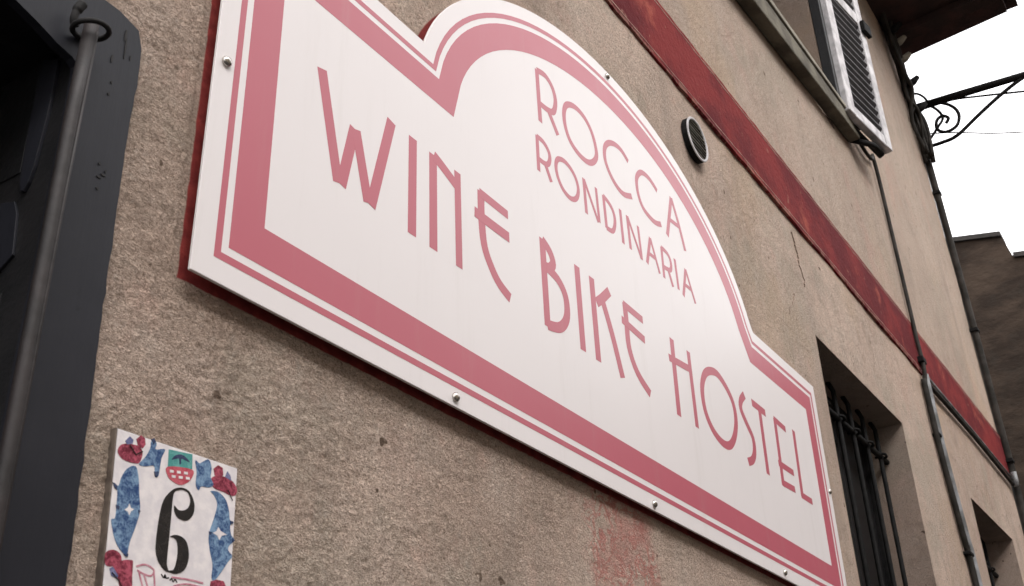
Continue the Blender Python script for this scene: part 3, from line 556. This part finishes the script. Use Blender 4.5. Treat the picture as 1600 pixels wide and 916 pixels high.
for key, wd, mat, name in (('ribbon', .0016, M['rose'], 'ribbon'), ('script', .0011, M['ink'], 'script')):
    for i, st in enumerate(TILE[key]):
        P = smooth_path([(p[0], 0, p[1]) for p in st], 4) if len(st) > 2 else [(p[0], 0, p[1]) for p in st]
        MB().stroke([(p[0], p[2]) for p in P], wd, TY-.0003-.00003*i, TY-.0001).build(name, mat, tile)
vz = MB()
for q_ in ([(.604, 1.962), (.612, 1.955), (.619, 1.960)], [(.724, 1.951), (.731, 1.942)], [(.604, 1.848), (.613, 1.842), (.618, 1.834)]):
    vz.stroke(q_, .0009, TY-.0009, TY-.0006)
vz.build('flower_vein', M['ink'], tile)

# ================================================================== round wall vent
vent = thing('round_wall_vent', (2.08, .79, 3.175), 'small round white-rimmed wall vent with dark louvres below the red band', 'vent')
vc = Vector((2.096, 0, 3.176)); R_ = .058
vm = MB(); n = 32; col = MB()
def lathe(mb, prof):
    for (ra, ya), (rb, yb) in zip(prof, prof[1:]):
        for k in range(n):
            a, b = 2*math.pi*k/n, 2*math.pi*(k+1)/n
            mb.add([(vc.x+ra*math.cos(a), ya, vc.z+ra*math.sin(a)), (vc.x+ra*math.cos(b), ya, vc.z+ra*math.sin(b)), (vc.x+rb*math.cos(b), yb, vc.z+rb*math.sin(b)), (vc.x+rb*math.cos(a), yb, vc.z+rb*math.sin(a))], [(0, 1, 2, 3)], True)
lathe(vm, [(R_, .7855), (R_, .7835), (R_-.0015, .7825), (R_-.0055, .7825), (R_-.0065, .785), (R_-.0065, .788)])
lathe(col, [(R_-.001, .80), (R_-.001, .7856), (R_-.007, .7856), (R_-.007, .798)])
col.build('collar', M['iron'], vent)  # outer side of the rim in black: its shadow put into the colour
vm.build('rim', M['shutter'], vent)
MB().prism([(vc.x+.047*math.cos(2*math.pi*k/24), vc.z+.047*math.sin(2*math.pi*k/24)) for k in range(24)], .794, .798).build('backing', M['black'], vent)
for i in range(9):
    z = vc.z-.042+i*.0105; hw = math.sqrt(max(.0001, .050**2-(z-vc.z)**2))
    MB().hexa([(vc.x-hw, .784, z-.002), (vc.x+hw, .784, z-.002), (vc.x+hw, .790, z+.005), (vc.x-hw, .790, z+.005)], [(vc.x-hw, .784, z), (vc.x+hw, .784, z), (vc.x+hw, .790, z+.007), (vc.x-hw, .790, z+.007)]).build('louvre', M['sill'] if i % 3 else M['sill_top'], vent)

# ================================================================== cables and pipes on the wall
cb = MB().tube(smooth_path([(4.13, .785, 4.30), (4.155, .785, 4.20), (4.172, .785, 3.9), (4.185, .785, 3.6), (4.178, .783, 3.45), (4.172, .779, 3.33), (4.165, .785, 3.26)], 5), .008, 8)
cb.tube(smooth_path([(3.86, .785, 4.262), (4.0, .785, 4.245), (4.10, .785, 4.262), (4.13, .785, 4.30)], 4), .008, 8)
cable = thing('wall_cable', (4.16, .785, 3.25), 'thin dark electric cable dropping from the shutter across the red band', 'cable'); cb.build('cable', M['cable'], cable)
for z in (3.36,): MB().box((4.155, .770, z-.012), (4.205, .800, z+.012)).build('clip', M['iron'], cable, bevel=.003)
pp = thing('cable_conduit', (4.3, .78, 1.0), 'grey metal conduit continuing the dark cable down between the two barred windows', 'pipe')
MB().tube(smooth_path([(4.180, .782, 3.30), (4.185, .782, 3.15), (4.20, .782, 3.0), (4.26, .782, 2.7), (4.30, .782, 2.45), (4.36, .782, 1.0)], 5), .0125, 12).build('pipe', M['zinc'], pp)
MB().tube(smooth_path([(4.145, .785, 3.27), (4.150, .785, 3.1), (4.165, .785, 2.95), (4.225, .785, 2.68), (4.262, .785, 2.45), (4.32, .785, 1.0)], 5), .011, 8).build('cable', M['cable'], pp)
for z, x in ((3.05, 4.18), (2.62, 4.25)): MB().box((x-.03, .772, z-.006), (x+.03, .80, z+.006)).build('clip', M['iron'], pp, bevel=.003)
hc = thing('horizontal_cable', (5, .785, 3.28), 'dark cable with pale sheath running along lower edge of the red band to the corner', 'cable')
MB().tube(smooth_path([(4.17, .785, 3.272), (4.5, .785, 3.280), (5.0, .785, 3.284), (5.4, .785, 3.276), (5.73, .785, 3.27)], 4), .009, 8).build('cable', M['cable'], hc)
MB().tube([(4.20, .780, 3.297), (4.9, .780, 3.300), (5.72, .780, 3.296)], .0055, 6).build('sheath', M['zinc'], hc)
MB().tube([(5.735, .77, 3.33), (5.74, .77, 3.26)], .014, 8).build('end_cap', M['zinc'], hc)
dp = thing('corner_downpipe', (5.75, .77, 0), 'slim dark downpipe running down the right corner of the plastered house', 'pipe')
MB().tube(smooth_path([(edge(z)+.012, .782, z) for z in (5.35, 5.2, 4.8, 4.13, 3.7, 3.5, 3.0, 0)], 4), .019, 12).build('pipe', M['cable'], dp)
for z in (4.9, 4.1, 3.4, 2.6, 1.4): MB().box((edge(z)-.012, .760, z-.010), (edge(z)+.038, .81, z+.010)).build('clip', M['iron'], dp, bevel=.003)
d2 = thing('second_corner_pipe', (6.0, .78, 0), 'grey metal pipe standing beside the dark corner downpipe at lower right', 'pipe')
MB().tube([(5.93, .86, 3.72), (5.93, .86, 0)], .028, 12).build('pipe', M['zinc'], d2)
MB().tube([(6.02, .88, 3.55), (6.02, .88, 0)], .018, 12).build('pipe', M['slate'], d2)
# bundle of cables on the upper corner
bd = thing('cable_bundle', (5.35, .77, 5.2), 'tangled bundle of dark cables with pale insulators on upper corner beside the lamp bracket', 'cable bundle')
base = [(5.17, 6.0), (5.21, 5.85), (5.27, 5.66), (5.37, 5.52), (5.44, 5.42), (5.47, 5.28), (5.52, 5.08)]
for k in range(9):
    r = random.Random(k+20); off = r.uniform(-.055, .055); P = [(x+off+r.uniform(-.03, .03), .765+r.uniform(-.03, .02), z+r.uniform(-.02, .02)) for x, z in base]
    MB().tube(smooth_path(P, 5), r.uniform(.007, .013), 7).build('cable', M['cable'], bd)
for k, (x, z) in enumerate([(5.25, 5.78), (5.33, 5.62), (5.40, 5.50), (5.30, 5.72), (5.45, 5.35)]):
    MB().tube([(x-.01, .755, z-.02), (x, .73, z), (x+.012, .70, z+.03)], [.016, .022, .014], 8).build('insulator', M['sill_top'] if k % 2 else M['iron'], bd)
pq = MB().hexa([(5.43, .79, 5.50), (5.49, .79, 5.46), (5.49, .80, 5.46), (5.43, .80, 5.50)], [(5.46, .79, 5.80), (5.50, .79, 5.80), (5.50, .80, 5.80), (5.46, .80, 5.80)])
pq.build('pale_plaster_patch', M['pale'], house)

# ================================================================== wrought iron bracket
lb_ = thing('iron_bracket', (5.6, .78, 5.43), 'wrought iron scroll bracket reaching out from the upper corner against the sky', 'bracket')
xk = 5.6
MB().tube([(xk, .86, 5.47), (xk, .53, 5.452), (xk, .197, 5.429), (xk, -.55, 5.40)], [.025, .022, .020, .018], 10).build('arm', M['iron'], lb_)
MB().tube([(xk+.01, .60, 5.445), (xk+.01, .534, 5.432), (xk+.01, .38, 5.385), (xk+.01, .219, 5.335), (xk+.01, -.1, 5.24)], .006, 8).build('stay_wire', M['iron'], lb_)
MB().tube(smooth_path([(xk, .86, 5.40), (xk, .83, 5.28), (xk, .80, 5.22), (xk, .755, 5.192), (xk, .68, 5.188), (xk, .60, 5.20), (xk, .47, 5.28), (xk, .34, 5.355), (xk, .22, 5.41), (xk, .15, 5.425)], 5), .0105, 8).build('brace', M['iron'], lb_)
MB().tube(smooth_path([(xk, .72, 5.465), (xk, .645, 5.445), (xk, .585, 5.39), (xk, .565, 5.325), (xk, .59, 5.262), (xk, .65, 5.245), (xk, .692, 5.28), (xk, .685, 5.335), (xk, .65, 5.355), (xk, .622, 5.328), (xk, .64, 5.300)], 5), .0095, 8).build('scroll', M['iron'], lb_)
MB().tube(smooth_path([(xk, .70, 5.45), (xk, .665, 5.40), (xk, .65, 5.34), (xk, .69, 5.29), (xk, .75, 5.23), (xk, .80, 5.225)], 5), .008, 8).build('scroll', M['iron'], lb_)
MB().tube(smooth_path([(xk, .70, 5.46), (xk, .72, 5.52), (xk, .755, 5.56), (xk, .79, 5.555), (xk, .79, 5.525), (xk, .77, 5.52)], 5), .007, 8).build('finial', M['iron'], lb_)
MB().box((xk-.10, .765, 5.36), (xk+.0, .80, 5.52)).build('wall_plate', M['iron'], lb_, bevel=.006)
wr = smooth_path([(5.62, .83, 5.315), (5.62, .613, 5.236), (5.62, .277, 5.095), (5.62, -.6, 4.83), (5.62, -2.4, 4.62), (5.62, -4.99, 5.0)], 6)
tw = MB().tube(wr, .004, 5).build('overhead_wire', M['zinc']); tag(tw, 'thin pale overhead wire crossing the white sky below the iron bracket', 'wire')

# ================================================================== neighbouring dark stone building
far = thing('dark_stone_building', (10, 2, 0), 'dark brown stone building with stepped roofline beyond the right corner', 'building')
outl = [(6.5, 0), (6.5, 6.9), (3.0, 6.62), (1.212, 6.392), (1.03, 6.352), (.846, 6.318), (.80, 6.10), (.719, 6.051), (-.2, 5.92), (-4.9, 5.6), (-4.9, 0)]  # unseen end extended to close the street and cut sheen on the sign
n = len(outl); vs = [(9, y, z) for y, z in outl]+[(14, y, z) for y, z in outl]
MB().add(vs, [list(range(n)), list(range(2*n-1, n-1, -1))]+[((i+1) % n, i, n+i, n+(i+1) % n) for i in range(n)]).build('wall', M['farstone'], far)
for (ya, za), (yb, zb) in (((3.0, 6.622), (1.2, 6.392)), ((1.2, 6.392), (.84, 6.320)), ((.79, 6.098), (-.2, 5.922))):
    MB().hexa([(8.97, ya, za-.03), (8.97, yb, zb-.03), (9.2, yb, zb-.03), (9.2, ya, za-.03)], [(8.97, ya, za+.012), (8.97, yb, zb+.012), (9.2, yb, zb+.012), (9.2, ya, za+.012)]).build('roof_edge', M['slate_roof'], far)
# unseen house over the street, added and sized for the sign's reflections
op = thing('unseen_ochre_house', (1, -5, 0), 'plain ochre rendered unseen house across the street, added for reflections', 'house')
MB().box((-9, -10, 0), (30, -5, 7.3)).build('wall', M['opp'], op)
MB().hexa([(-9.3, -10.2, 7.301), (30.2, -10.2, 7.301), (30.2, -4.6, 7.301), (-9.3, -4.6, 7.301)], [(-9.3, -8, 8.4), (30.2, -8, 8.4), (30.2, -7, 8.4), (-9.3, -7, 8.4)]).build('roof', M['wood_dark'], op)
for x in (-7, -4.2, -1.4, 1.4, 4.2, 6.6):
    for z in (1.1, 4.4):
        f = MB().box((x-.5, -5.02, z), (x+.5, -4.97, z+1.5)).build('window', M['shutter'], op); MB().box((x-.42, -4.975, z+.08), (x+.42, -4.965, z+1.42)).build('pane', M['glass'], f)
for pts, w_ in (([(2.80, 3.27), (2.808, 3.235), (2.822, 3.198), (2.815, 3.17), (2.838, 3.125), (2.83, 3.10)], .0024), ([(2.72, 3.03), (2.70, 3.00), (2.66, 2.96), (2.64, 2.935)], .0018)): crack(pts, w_)
